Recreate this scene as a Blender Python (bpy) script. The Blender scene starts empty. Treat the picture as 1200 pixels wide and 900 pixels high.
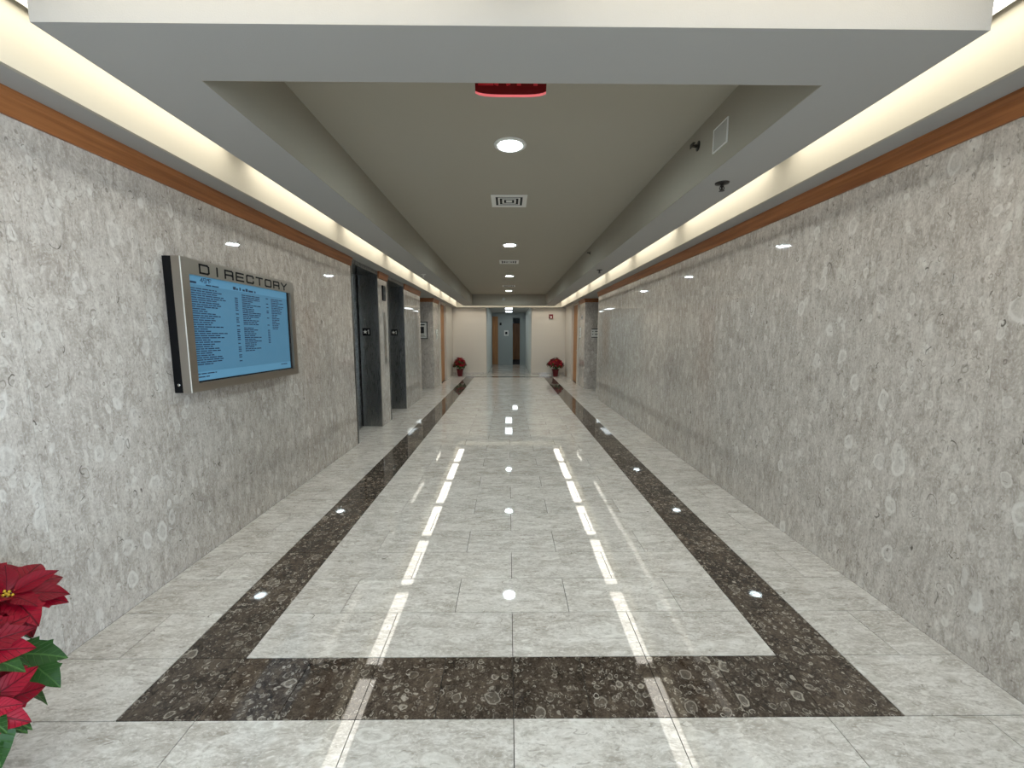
import bpy, bmesh, math, random
from mathutils import Vector, Matrix, Euler
random.seed(7)
S = bpy.context.scene
C = S.collection
# ------------------------------------------------------------------ camera
F, PITCH, YAW, ROLL = 474.0, 0.1206, 0.0092, 0.0018
cam_d = bpy.data.cameras.new('camera'); cam = bpy.data.objects.new('camera', cam_d); C.objects.link(cam)
cam_d.sensor_fit = 'HORIZONTAL'; cam_d.sensor_width = 36.0; cam_d.lens = 36.0 * F / 1200.0
cam_d.clip_start = 0.02; cam_d.clip_end = 200
fw = Vector((math.sin(YAW) * math.cos(PITCH), math.cos(YAW) * math.cos(PITCH), -math.sin(PITCH)))
rt = fw.cross(Vector((0, 0, 1))).normalized(); up = rt.cross(fw)
r2 = rt * math.cos(ROLL) + up * math.sin(ROLL); u2 = -rt * math.sin(ROLL) + up * math.cos(ROLL)
m3 = Matrix((r2, u2, -fw)).transposed()
cam.matrix_world = Matrix.Translation((-0.0219, 0, 1.5)) @ m3.to_4x4()
S.camera = cam
# ------------------------------------------------------------------ light, exposure
LIGHT_COVE = 5.7      # fluorescent strips in the cove
LIGHT_DOWN = 300.0      # recessed downlights
LIGHT_TROFFER = 5.0
w = bpy.data.worlds.new('world'); S.world = w; w.use_nodes = True
bg = w.node_tree.nodes['Background']; bg.inputs[0].default_value = (0.62, 0.78, 1.0, 1); bg.inputs[1].default_value = 1.2
dl = bpy.data.lights.new('daylight', 'AREA'); dl.shape = 'RECTANGLE'; dl.size = 3.4; dl.size_y = 2.3
dl.energy = 95; dl.color = (0.68, 0.84, 1.0)
dlo = bpy.data.objects.new('daylight', dl); C.objects.link(dlo)
dl2 = dl.copy(); dl2.size = 2.3; dl2.energy = 330; dlo2 = bpy.data.objects.new('daylight_side', dl2); C.objects.link(dlo2)
dlo2.location = (3.1, -1.55, 1.25); dlo2.rotation_euler = (math.radians(90), 0, math.radians(90))   # outside the side glazing
dlo.location = (0, -3.9, 1.25); dlo.rotation_euler = (math.radians(90), 0, 0)   # outside the entrance, shining in
S.view_settings.view_transform = 'Standard'; S.view_settings.look = 'None'
S.view_settings.gamma = 1.0; S.view_settings.use_curve_mapping = False
S.view_settings.exposure = 0.16

# ------------------------------------------------------------------ materials
def new_mat(name):
    m = bpy.data.materials.new(name); m.use_nodes = True
    nt = m.node_tree; nt.nodes.clear()
    out = nt.nodes.new('ShaderNodeOutputMaterial'); b = nt.nodes.new('ShaderNodeBsdfPrincipled')
    nt.links.new(b.outputs[0], out.inputs[0])
    return m, nt, b
def srgb(r, g, b):
    f = lambda c: (c / 255 / 12.92) if c / 255 <= 0.04045 else ((c / 255 + 0.055) / 1.055) ** 2.4
    return (f(r), f(g), f(b), 1)
class N:
    def __init__(s, nt): s.nt = nt
    def add(s, t, **kw):
        n = s.nt.nodes.new(t)
        for k, v in kw.items(): setattr(n, k, v)
        return n
    def set(s, sock, v):
        if hasattr(v, 'is_output'): s.nt.links.new(v, sock)
        else: sock.default_value = v
    def math(s, op, a, b=0.0, c=0.0, clamp=False):
        n = s.add('ShaderNodeMath', operation=op, use_clamp=clamp)
        s.set(n.inputs[0], a); s.set(n.inputs[1], b); s.set(n.inputs[2], c); return n.outputs[0]
    def vmath(s, op, a, b=(0, 0, 0)):
        n = s.add('ShaderNodeVectorMath', operation=op)
        s.set(n.inputs[0], a); s.set(n.inputs[1], b); return n.outputs[0]
    def noise(s, vec, scale, detail=4, rough=0.55):
        n = s.add('ShaderNodeTexNoise'); s.set(n.inputs['Vector'], vec); n.inputs['Scale'].default_value = scale
        n.inputs['Detail'].default_value = detail; n.inputs['Roughness'].default_value = rough
        return n.outputs[0], n.outputs[1]
    def smooth(s, v, a, b, lo=0.0, hi=1.0):
        n = s.add('ShaderNodeMapRange', interpolation_type='SMOOTHSTEP'); s.set(n.inputs[0], v)
        n.inputs[1].default_value = a; n.inputs[2].default_value = b
        n.inputs[3].default_value = lo; n.inputs[4].default_value = hi; return n.outputs[0]
    def mix(s, f, a, b, mode='MIX'):
        n = s.add('ShaderNodeMix', data_type='RGBA', blend_type=mode)
        s.set(n.inputs[0], f); s.set(n.inputs[6], a); s.set(n.inputs[7], b); return n.outputs[2]

def stone(name, base, light, dark, rough, stretch, layers, tone=0.05, warp=0.05, cloud=7.0, contrast=1.0, grain=0.6, streak=(1, 1, 1)):
    """polished shell-limestone: cloudy ground, fossil rings and broken arcs; each slab shows its own piece of the pattern.
    layers: (scale, share left out, band width, arc low, arc high, colour, amount, fill)"""
    m, nt, b = new_mat(name); n = N(nt)
    g = n.add('ShaderNodeNewGeometry'); oi = n.add('ShaderNodeObjectInfo')
    rnd = n.math('ADD', oi.outputs['Random'], g.outputs['Random Per Island'])
    off = n.add('ShaderNodeCombineXYZ')
    n.set(off.inputs[0], n.math('MULTIPLY', rnd, 31.7)); n.set(off.inputs[1], n.math('MULTIPLY', rnd, 17.3)); n.set(off.inputs[2], n.math('MULTIPLY', rnd, 23.1))
    p = n.vmath('ADD', g.outputs['Position'], off.outputs[0])
    p = n.vmath('MULTIPLY', p, stretch)
    _, wc = n.noise(p, 9, 3)
    p2 = n.vmath('ADD', p, n.vmath('MULTIPLY', n.vmath('SUBTRACT', wc, (0.5, 0.5, 0.5)), (warp,) * 3))
    c1, _ = n.noise(p2, cloud, 8, 0.7)
    col = n.mix(n.smooth(c1, 0.34, 0.66), dark, light)
    col = n.mix(1.0 - 0.55 * contrast, col, base)
    mid, _ = n.noise(n.vmath('MULTIPLY', p2, streak), 34, 4, 0.65)
    col = n.mix(n.smooth(mid, 0.50, 0.68, 0.0, 0.75 * grain), col, light)
    col = n.mix(n.smooth(mid, 0.47, 0.32, 0.0, 0.6 * grain), col, dark)
    fine, _ = n.noise(p2, 110, 3, 0.7)
    col = n.mix(n.smooth(fine, 0.50, 0.70, 0.0, 0.8 * grain), col, light)
    col = n.mix(n.smooth(fine, 0.48, 0.30, 0.0, 0.6 * grain), col, dark)
    for i, (sc, thr, wd, alo, ahi, rc, amt, fill) in enumerate(layers):
        q = n.vmath('ADD', p2, (3.7 * i, 1.3 * i, 7.9 * i))
        v = n.add('ShaderNodeTexVoronoi', feature='F1'); n.set(v.inputs['Vector'], q); v.inputs['Scale'].default_value = sc
        d = v.outputs['Distance']; sep = n.add('ShaderNodeSeparateColor'); n.set(sep.inputs[0], v.outputs['Color'])
        r0 = n.math('MULTIPLY_ADD', sep.outputs[0], 0.24, 0.15)
        band = n.math('ABSOLUTE', n.math('SUBTRACT', d, r0))
        br, _ = n.noise(q, sc * 1.6, 1)
        line = n.math('MULTIPLY', n.smooth(band, wd, wd * 0.3), n.smooth(br, alo, ahi))
        has = n.smooth(sep.outputs[1], thr, thr + 0.06)
        strength = n.math('MULTIPLY_ADD', sep.outputs[2], 0.6, 0.4)
        col = n.mix(n.math('MULTIPLY', n.math('MULTIPLY', line, has), n.math('MULTIPLY', strength, amt)), col, rc)
        if fill:
            ins = n.math('MULTIPLY', n.math('MULTIPLY', n.smooth(n.math('SUBTRACT', d, r0), 0.0, -0.06), has), n.math('MULTIPLY', strength, fill))
            col = n.mix(ins, col, rc)
    hsv = n.add('ShaderNodeHueSaturation'); n.set(hsv.inputs['Color'], col)
    wn = n.add('ShaderNodeTexWhiteNoise', noise_dimensions='1D'); n.set(wn.inputs['W'], n.math('MULTIPLY', rnd, 91.0))
    n.set(hsv.inputs['Value'], n.math('MULTIPLY_ADD', wn.outputs[0], 2 * tone, 1.0 - tone))
    n.set(b.inputs['Base Color'], hsv.outputs[0])
    b.inputs['Roughness'].default_value = rough
    b.inputs['IOR'].default_value = 1.55
    return m
def simple(name, col, rough=0.6, metal=0.0, spec=None, var=0.0, vscale=20, bump=0.0, bscale=120):
    m, nt, b = new_mat(name); n = N(nt)
    if var:
        tc = n.add('ShaderNodeTexCoord'); f, _ = n.noise(tc.outputs['Object'], vscale, 4)
        c = n.mix(n.smooth(f, 0.3, 0.7), tuple(x * (1 - var) for x in col[:3]) + (1,), tuple(min(1, x * (1 + var)) for x in col[:3]) + (1,))
        n.set(b.inputs['Base Color'], c)
    else: b.inputs['Base Color'].default_value = col
    b.inputs['Roughness'].default_value = rough; b.inputs['Metallic'].default_value = metal
    if spec is not None: b.inputs['Specular IOR Level'].default_value = spec
    if bump:
        g = n.add('ShaderNodeNewGeometry'); f, _ = n.noise(g.outputs['Position'], bscale, 3)
        bp = n.add('ShaderNodeBump'); bp.inputs['Strength'].default_value = bump; bp.inputs['Distance'].default_value = 0.002
        n.set(bp.inputs['Height'], f); n.set(b.inputs['Normal'], bp.outputs[0])
    return m
def emit(name, col, strength):
    m, nt, b = new_mat(name); b.inputs['Base Color'].default_value = (col[0] * .8, col[1] * .8, col[2] * .8, 1)
    b.inputs['Emission Color'].default_value = tuple(col[:3]) + (1,); b.inputs['Emission Strength'].default_value = strength
    return m
def wood(name, c1, c2, axis='y', rough=0.4):
    m, nt, b = new_mat(name); n = N(nt)
    g = n.add('ShaderNodeNewGeometry')
    st = {'y': (30, 1.2, 30), 'z': (30, 30, 1.2)}[axis]
    p = n.vmath('MULTIPLY', g.outputs['Position'], st)
    f, _ = n.noise(p, 1.2, 5, 0.6)
    n.set(b.inputs['Base Color'], n.mix(n.smooth(f, 0.3, 0.7), c1, c2)); b.inputs['Roughness'].default_value = rough
    return m
def brushed(name, col, rough, stretch):
    m, nt, b = new_mat(name); n = N(nt); g = n.add('ShaderNodeNewGeometry')
    f, _ = n.noise(n.vmath('MULTIPLY', g.outputs['Position'], stretch), 4, 3)
    n.set(b.inputs['Base Color'], n.mix(f, tuple(x * .85 for x in col[:3]) + (1,), tuple(x * 1.12 for x in col[:3]) + (1,)))
    n.set(b.inputs['Roughness'], n.smooth(f, 0.2, 0.8, rough * .8, rough * 1.25)); b.inputs['Metallic'].default_value = 1.0
    return m

M = {}
wl_, wd_, wk_ = srgb(216, 210, 201), srgb(136, 127, 117), srgb(66, 58, 50)
M['wall_stone'] = stone('wall_stone', srgb(186, 177, 168), wl_, wd_, 0.03, (1.0, 1.0, 0.6),
    [(10, 0.60, 0.08, 0.30, 0.45, srgb(226, 222, 215), 0.7, 0.30), (19, 0.50, 0.09, 0.35, 0.5, srgb(222, 218, 210), 0.65, 0.35), (24, 0.40, 0.06, 0.48, 0.58, wd_, 0.75, 0.0), (14, 0.30, 0.035, 0.57, 0.64, wk_, 0.85, 0.0), (32, 0.35, 0.06, 0.5, 0.6, srgb(110, 101, 92), 0.7, 0.0)],
    tone=0.05, contrast=0.5, grain=0.8, streak=(1, 1, 0.5))
M['floor_stone'] = stone('floor_stone', srgb(200, 194, 185), srgb(230, 226, 220), srgb(154, 146, 135), 0.03, (0.5, 1.0, 1.0),
    [(9, 0.68, 0.07, 0.35, 0.5, srgb(232, 229, 222), 0.6, 0.15), (17, 0.55, 0.08, 0.4, 0.5, srgb(230, 227, 220), 0.6, 0.25), (22, 0.45, 0.05, 0.50, 0.6, srgb(140, 132, 121), 0.7, 0.0), (10, 0.4, 0.022, 0.58, 0.66, srgb(92, 84, 75), 0.8, 0.0)],
    tone=0.04, warp=0.07, contrast=0.75, grain=0.9, streak=(0.6, 1, 1))
dr_ = srgb(178, 169, 156)
M['dark_stone'] = stone('dark_stone', srgb(62, 52, 44), srgb(104, 92, 80), srgb(34, 28, 24), 0.03, (1, 1, 1),
    [(46, 0.2, 0.13, 0.45, 0.56, dr_, 0.55, 0.0), (30, 0.35, 0.09, 0.42, 0.52, dr_, 0.75, 0.10), (19, 0.5, 0.06, 0.38, 0.5, dr_, 0.8, 0.14), (12, 0.72, 0.05, 0.30, 0.42, dr_, 0.85, 0.22), (21, 0.3, 0.035, 0.52, 0.6, srgb(196, 188, 176), 0.85, 0.0)],
    tone=0.16, warp=0.06, contrast=0.9, grain=0.9)
M['grout'] = simple('grout', srgb(66, 60, 54), 0.9, var=0.1)
M['ceil'] = simple('ceiling_paint', srgb(169, 163, 149), 0.85, spec=0.2, bump=0.12, bscale=260)
M['soffit'] = simple('soffit_paint', srgb(170, 168, 164), 0.85, spec=0.2, bump=0.25, bscale=220)
M['cove'] = simple('cove_paint', srgb(188, 182, 166), 0.85, spec=0.2, bump=0.15, bscale=220)
M['paint'] = simple('beige_wall_paint', srgb(206, 198, 186), 0.8, spec=0.3, bump=0.1)
M['coolpaint'] = simple('corridor_wall_paint', srgb(160, 166, 164), 0.7, spec=0.3)
M['palepaint'] = simple('corridor_pale_paint', srgb(216, 220, 216), 0.7, spec=0.3)
M['trimwood'] = wood('trim_wood', srgb(132, 78, 38), srgb(168, 106, 58), 'y', 0.45)
M['doorwood'] = wood('door_wood', srgb(150, 98, 50), srgb(184, 128, 74), 'z', 0.45)
M['steel'] = brushed('brushed_steel', (0.42, 0.40, 0.37), 0.33, (60, 60, 2))
M['frame'] = brushed('brushed_frame', (0.40, 0.36, 0.31), 0.36, (80, 2, 80))
M['darksteel'] = brushed('elevator_steel', (0.30, 0.30, 0.29), 0.28, (60, 60, 2))
M['black'] = simple('black_plastic', (0.005, 0.005, 0.006, 1), 0.4, spec=0.15)
M['blackmat'] = simple('black_matte', (0.012, 0.011, 0.010, 1), 0.8)
M['plate'] = simple('painted_plate', srgb(168, 164, 154), 0.7)
M['tray'] = simple('tray_shade_paint', srgb(158, 151, 137), 0.85, spec=0.2, bump=0.12, bscale=260)  # taupe paint, darkened to put shade into the tray sides
M['white'] = simple('white_enamel', srgb(222, 220, 214), 0.45)
M['paper'] = simple('paper', srgb(226, 226, 220), 0.8)
M['ink'] = simple('ink', srgb(40, 42, 46), 0.8)
M['chrome'] = simple('chrome', (0.7, 0.7, 0.68, 1), 0.15, 1.0)
M['bronze'] = simple('dark_bronze', (0.03, 0.025, 0.022, 1), 0.4, 0.6)
M['red'] = simple('red_enamel', srgb(112, 14, 16), 0.4)
M['foil'] = simple('red_pot_foil', srgb(96, 6, 18), 0.35, var=0.3, vscale=30)
M['soil'] = simple('soil', srgb(40, 28, 20), 0.95, var=0.3, vscale=60)
M['stem'] = simple('green_stem', srgb(58, 84, 36), 0.6, var=0.2)
M['cyathia'] = simple('yellow_buds', srgb(198, 160, 40), 0.5, var=0.2, vscale=80)
def leafmat(name, c1, c2, vein, rough=0.45):
    m, nt, b = new_mat(name); n = N(nt)
    tc = n.add('ShaderNodeTexCoord'); oi = n.add('ShaderNodeObjectInfo'); g = n.add('ShaderNodeNewGeometry')
    sx = n.add('ShaderNodeSeparateXYZ'); uv = tc.outputs['UV']; n.set(sx.inputs[0], uv)
    ay = n.math('ABSOLUTE', n.math('SUBTRACT', sx.outputs[1], 0.5))
    mid = n.smooth(ay, 0.035, 0.012)
    side = n.math('FRACT', n.math('SUBTRACT', n.math('MULTIPLY', sx.outputs[0], 9.0), n.math('MULTIPLY', ay, 5.0)))
    sv = n.smooth(n.math('ABSOLUTE', n.math('SUBTRACT', side, 0.5)), 0.10, 0.02)
    f, _ = n.noise(uv, 6, 3)
    r = n.math('ADD', oi.outputs['Random'], g.outputs['Random Per Island'])
    wn = n.add('ShaderNodeTexWhiteNoise', noise_dimensions='1D'); n.set(wn.inputs['W'], n.math('MULTIPLY', r, 57.0))
    col = n.mix(n.math('MULTIPLY_ADD', f, 0.5, n.math('MULTIPLY', wn.outputs[0], 0.55), clamp=True), c1, c2)
    col = n.mix(n.math('MAXIMUM', n.math('MULTIPLY', mid, 0.8), n.math('MULTIPLY', sv, 0.45)), col, vein)
    n.set(b.inputs['Base Color'], col); b.inputs['Roughness'].default_value = rough
    bp = n.add('ShaderNodeBump'); bp.inputs['Strength'].default_value = 0.5; bp.inputs['Distance'].default_value = 0.003
    n.set(bp.inputs['Height'], n.math('SUBTRACT', 1.0, n.math('MAXIMUM', mid, sv))); n.set(b.inputs['Normal'], bp.outputs[0])
    b.inputs['Specular IOR Level'].default_value = 0.22
    return m
M['bract'] = leafmat('red_bract', srgb(84, 1, 14), srgb(158, 2, 36), srgb(64, 0, 10))
M['leaf'] = leafmat('green_leaf', srgb(20, 44, 18), srgb(44, 82, 30), srgb(70, 104, 50))
M['cove_lamp'] = emit('cove_lamp', (1.0, 0.95, 0.85), LIGHT_COVE)
M['down_lamp'] = emit('down_lamp', (0.80, 0.95, 1.0), LIGHT_DOWN)
M['troffer_lamp'] = emit('troffer_lamp', (0.88, 0.97, 1.0), LIGHT_TROFFER)
M['exit_red'] = emit('exit_letters', (1.0, 0.18, 0.20), 0.4)
M['exit_dim'] = emit('exit_letter_red', (0.55, 0.02, 0.03), 0.12)
M['lcd'] = emit('screen_blue', srgb(70, 116, 144), 0.5)
M['lcd_head'] = emit('screen_pale_blue', srgb(82, 132, 162), 0.5)
M['lcd_text'] = emit('screen_text', srgb(16, 44, 74), 0.3)
m, nt, b = new_mat('exit_acrylic'); b.inputs['Base Color'].default_value = (0.06, 0.008, 0.008, 1); b.inputs['Roughness'].default_value = 0.1
b.inputs['Emission Color'].default_value = (1, 0.02, 0.03, 1); b.inputs['Emission Strength'].default_value = 0.03; M['acrylic'] = m
m, nt, b = new_mat('entrance_glass')
n = N(nt); tr = n.add('ShaderNodeBsdfTransparent'); gl = n.add('ShaderNodeBsdfGlossy'); gl.inputs['Roughness'].default_value = 0.02
fr = n.add('ShaderNodeFresnel'); mx = n.add('ShaderNodeMixShader')
nt.links.new(fr.outputs[0], mx.inputs[0]); nt.links.new(tr.outputs[0], mx.inputs[1]); nt.links.new(gl.outputs[0], mx.inputs[2])
nt.links.new(mx.outputs[0], [x for x in nt.nodes if x.type == 'OUTPUT_MATERIAL'][0].inputs[0]); M['glass'] = m

# ------------------------------------------------------------------ builders
def bx(bm, x0, x1, y0, y1, z0, z1):
    vs = [bm.verts.new(p) for p in ((x0, y0, z0), (x1, y0, z0), (x1, y1, z0), (x0, y1, z0), (x0, y0, z1), (x1, y0, z1), (x1, y1, z1), (x0, y1, z1))]
    for f in ((3, 2, 1, 0), (4, 5, 6, 7), (0, 1, 5, 4), (1, 2, 6, 5), (2, 3, 7, 6), (3, 0, 4, 7)): bm.faces.new([vs[i] for i in f])
def lathe(bm, prof, seg=24, center=(0, 0, 0), close=True):
    rings = []
    for r, z in prof:
        rings.append([bm.verts.new((center[0] + r * math.cos(2 * math.pi * i / seg), center[1] + r * math.sin(2 * math.pi * i / seg), center[2] + z)) for i in range(seg)])
    for a, b_ in zip(rings, rings[1:]):
        for i in range(seg): bm.faces.new((a[i], a[(i + 1) % seg], b_[(i + 1) % seg], b_[i]))
    if close: bm.faces.new(rings[0][::-1]); bm.faces.new(rings[-1])
def tube(bm, pts, rad, seg=6):
    rings = []
    for i, p in enumerate(pts):
        p = Vector(p); d = (Vector(pts[min(i + 1, len(pts) - 1)]) - Vector(pts[max(i - 1, 0)])).normalized()
        a = d.cross(Vector((0.31, 0.2, 0.93))).normalized(); b_ = d.cross(a)
        r = rad[i] if isinstance(rad, (list, tuple)) else rad
        rings.append([bm.verts.new(p + (a * math.cos(2 * math.pi * k / seg) + b_ * math.sin(2 * math.pi * k / seg)) * r) for k in range(seg)])
    for a, b_ in zip(rings, rings[1:]):
        for k in range(seg): bm.faces.new((a[k], a[(k + 1) % seg], b_[(k + 1) % seg], b_[k]))
    bm.faces.new(rings[0][::-1]); bm.faces.new(rings[-1])
def prism_y(bm, poly, y0, y1):   # polygon in x,z swept along y
    a = [bm.verts.new((x, y0, z)) for x, z in poly]; b_ = [bm.verts.new((x, y1, z)) for x, z in poly]
    k = len(poly); bm.faces.new(a); bm.faces.new(b_[::-1])
    for i in range(k): bm.faces.new((a[i], b_[i], b_[(i + 1) % k], a[(i + 1) % k]))
def mesh(name, bm, mat, smooth=False):
    bmesh.ops.recalc_face_normals(bm, faces=bm.faces)
    me = bpy.data.meshes.new(name); bm.to_mesh(me); bm.free(); me.materials.append(M[mat])
    if smooth:
        for p in me.polygons: p.use_smooth = True
    return me
def obj(name, me, parent=None, loc=None):
    o = bpy.data.objects.new(name, me); C.objects.link(o)
    if parent is not None: o.parent = parent
    if loc is not None: o.location = loc
    return o
def ob(name, bm, mat, parent=None, loc=None, smooth=False): return obj(name, mesh(name, bm, mat, smooth), parent, loc)
def box(name, dims, mat, parent=None, bevel=0.0, loc=None):
    bm = bmesh.new(); bx(bm, *dims)
    if bevel: bmesh.ops.bevel(bm, geom=bm.edges[:], offset=bevel, segments=1, affect='EDGES')
    return ob(name, bm, mat, parent, loc)
def boxes(name, dl, mat, parent=None):
    bm = bmesh.new()
    for d in dl: bx(bm, *d)
    return ob(name, bm, mat, parent)
def struct(o): o['kind'] = 'structure'; return o
def tag(o, label, cat, group=None):
    o['label'] = label; o['category'] = cat
    if group: o['group'] = group
    return o
def thing(name, label, cat, loc=(0, 0, 0), rz=0.0, group=None):
    o = bpy.data.objects.new(name, None); C.objects.link(o); o.location = loc; o.rotation_euler = (0, 0, rz); o.empty_display_size = 0.1
    return tag(o, label, cat, group)
def dup(root, loc, label=None, group=None, rz=None):
    r = root.copy(); C.objects.link(r); r.location = loc
    if rz is not None: r.rotation_euler = (0, 0, rz)
    if label: r['label'] = label
    if group: r['group'] = group
    for ch in list(root.children):
        c = ch.copy(); C.objects.link(c); c.parent = r
        for g in ch.children:
            d = g.copy(); C.objects.link(d); d.parent = c
    return r

# ------------------------------------------------------------------ dimensions
W = 2.095; ZC = 2.50; ZB = 2.395; LE = 1.897; PO = 1.567; PI_ = 1.2427; ZR = 2.86; ZK = 2.80
Y0 = 1.423; DY = 0.308; SO = 1.557; SI = 1.245
YB = -3.2                      # entrance wall behind
E1, E1b, E2, E2b, WE = 5.46, 6.60, 7.06, 8.20, 9.65   # left wall: elevator openings and the end of the wall
P0, P1 = 11.3, 12.2            # piers
YE = 15.15                     # end wall
PF, PFI, PBI, PB = 1.45, 1.75, 13.93, 14.25           # floating soffit: front, inner front, inner back, back
FRONT = 1.12                   # edge of the entrance ceiling
BACKL = 14.95                  # edge of the end ledge
CW = 0.84; CY = 20.5; CZ = 2.60   # corridor beyond

# ------------------------------------------------------------------ floor
floor = struct(box('floor', (-5.0, 5.0, YB - 1.5, 27.0, -0.12, -0.011), 'grout'))
tile_cache = {}
G = 0.0017
def tile(name, x0, x1, y0, y1, mat):
    dx, dy = round(x1 - x0 - 2 * G, 4), round(y1 - y0 - 2 * G, 4); k = (dx, dy, mat)
    if k not in tile_cache:
        bm = bmesh.new(); bx(bm, -dx / 2, dx / 2, -dy / 2, dy / 2, -0.011, 0); tile_cache[k] = mesh(name, bm, mat)
    o = obj(name, tile_cache[k], floor, ((x0 + x1) / 2, (y0 + y1) / 2, 0))
    o.rotation_euler = (random.gauss(0, 0.0005), random.gauss(0, 0.0004), 0)
    return o
NEAR_ROW, FAR_ROW = 27, 42
far_light, far_dark = bmesh.new(), bmesh.new()
def put(x0, x1, k, mat, far=False, y0=None, y1=None):
    a = Y0 + k * DY if y0 is None else y0; b_ = a + DY if y1 is None else y1
    if far: bx(far_light if mat == 'floor_stone' else far_dark, x0 + G, x1 - G, a + G, b_ - G, -0.011, 0)
    else: tile('floor_tile' if mat == 'floor_stone' else 'border_tile', x0, x1, a, b_, mat)
T = SI / 2
for k in range(-3, FAR_ROW + 2):
    far = k > NEAR_ROW
    if k < 0 or k > FAR_ROW:                       # full-width rows outside the border
        xs = ([-W] + [T * i + (0 if k % 2 else T / 2) for i in range(-4, 4) if -W + .05 < T * i + (0 if k % 2 else T / 2) < W - .05] + [W])
        for a, b_ in zip(xs, xs[1:]): put(a, b_, k, 'floor_stone', far)
        continue
    for s in (-1, 1):                              # side strips: one whole tile, then a split row
        q = [SO, W] if k % 2 == 0 else [SO, SO + (W - SO) * 0.52, W]
        for a, b_ in zip(q, q[1:]):
            lo, hi = sorted((s * a, s * b_)); put(lo, hi, k, 'floor_stone', far)
        lo, hi = sorted((s * SI, s * SO)); put(lo, hi, k, 'dark_stone', far)
    if k in (0, FAR_ROW):
        for i in range(8): put(-SI + i * SI / 4, -SI + (i + 1) * SI / 4, k, 'dark_stone', far)
    else:
        xs = [-SI, -T, 0, T, SI] if k % 2 else [-SI, -1.5 * T, -T / 2, T / 2, 1.5 * T, SI]
        for a, b_ in zip(xs, xs[1:]): put(a, b_, k, 'floor_stone', far)
# floor of the entrance behind, of the side passages and of the corridor beyond
yy = Y0 - 3 * DY; r = 0
while yy > YB:
    xs = [-W] + [T * i + (0 if r % 2 else T / 2) for i in range(-3, 3)] + [W]
    for a, b_ in zip(xs, xs[1:]): put(a, b_, 0, 'floor_stone', True, yy - DY, yy)
    yy -= DY; r += 1
for s in (-1, 1):
    for i in range(4):
        for j in range(6):
            lo, hi = sorted((s * (W + i * 0.62), s * (W + (i + 1) * 0.62)))
            put(lo, hi, 0, 'floor_stone', True, WE - 0.1 + j * 0.308, WE - 0.1 + (j + 1) * 0.308)
yy = Y0 + (FAR_ROW + 2) * DY; r = 0
while yy < 21.5:
    xs = [-2.2, -1.55, -0.93, -0.31, 0.31, 0.93, 1.55, 2.2] if r % 2 else [-2.2, -1.24, -0.62, 0, 0.62, 1.24, 2.2]
    for a, b_ in zip(xs, xs[1:]): put(a, b_, 0, 'floor_stone', True, yy, yy + DY)
    yy += DY; r += 1
o = ob('far_floor_tile', far_light, 'floor_stone', floor); o['kind'] = 'stuff'
o = ob('far_border_tile', far_dark, 'dark_stone', floor); o['kind'] = 'stuff'

# ------------------------------------------------------------------ walls with stone panels
TH = 0.02
def backing(name, lst, mat='grout'): return struct(boxes(name, lst, mat))
wl = backing('wall_left', [(-2.60, -W - TH, YB, E1, -0.01, 2.52)])
wl2 = backing('wall_left_between', [(-2.60, -W - TH, E1b, E2, -0.01, 2.52)])
wl3 = backing('wall_left_after', [(-2.60, -W - TH, E2b, WE, -0.01, 2.52), (-4.6, -2.60, WE - .2, WE, -0.01, 2.52)])
backing('wall_left_shaft', [(-2.60, -2.47, E1, E2b, -0.01, 2.52)], 'blackmat')
wl4 = backing('wall_left_pier', [(-4.6, -W - TH, P0 + TH, P1, -0.01, 2.52), (-4.75, -4.6, WE - .3, P1, -0.01, 2.52)])
wr = backing('wall_right', [(W + TH, 2.60, -0.42, WE, -0.01, 2.52), (W + TH, 2.60, YB, -2.72, -0.01, 2.52), (W + TH, 2.60, -2.72, -0.42, 2.38, 2.52), (W + TH, 4.6, P0 + TH, P1, -0.01, 2.52), (4.6, 4.75, WE - .3, P1, -0.01, 2.52), (2.60, 4.6, WE - .2, WE, -0.01, 2.52)])
pcache = {}
def panel_y(parent, s, y0, y1):       # slab on a side wall
    d = round(y1 - y0 - 0.001, 4)
    if d not in pcache:
        bm = bmesh.new(); bx(bm, -TH / 2, TH / 2, -d / 2, d / 2, 0, 2.5); pcache[d] = mesh('wall_panel', bm, 'wall_stone')
    return obj('wall_panel', pcache[d], parent, (s * (W + TH / 2), (y0 + y1) / 2, 0))
def panel_x(parent, x0, x1, y):
    d = ('x', round(x1 - x0 - 0.001, 4))
    if d not in pcache:
        bm = bmesh.new(); bx(bm, -d[1] / 2, d[1] / 2, 0, TH, 0, 2.5); pcache[d] = mesh('wall_panel', bm, 'wall_stone')
    return obj('wall_panel', pcache[d], parent, ((x0 + x1) / 2, y, 0))
def run(parent, s, a, b_):
    ys = [a] + [1.75 + 0.616 * i for i in range(-9, 24) if a + 0.12 < 1.75 + 0.616 * i < b_ - 0.12] + [b_]
    for p, q in zip(ys, ys[1:]): panel_y(parent, s, p, q)
run(wl, -1, YB, E1); panel_y(wl2, -1, E1b, E2); run(wl3, -1, E2b, WE); run(wr, 1, -0.42, WE); panel_y(wr, 1, YB, -2.72)
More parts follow.
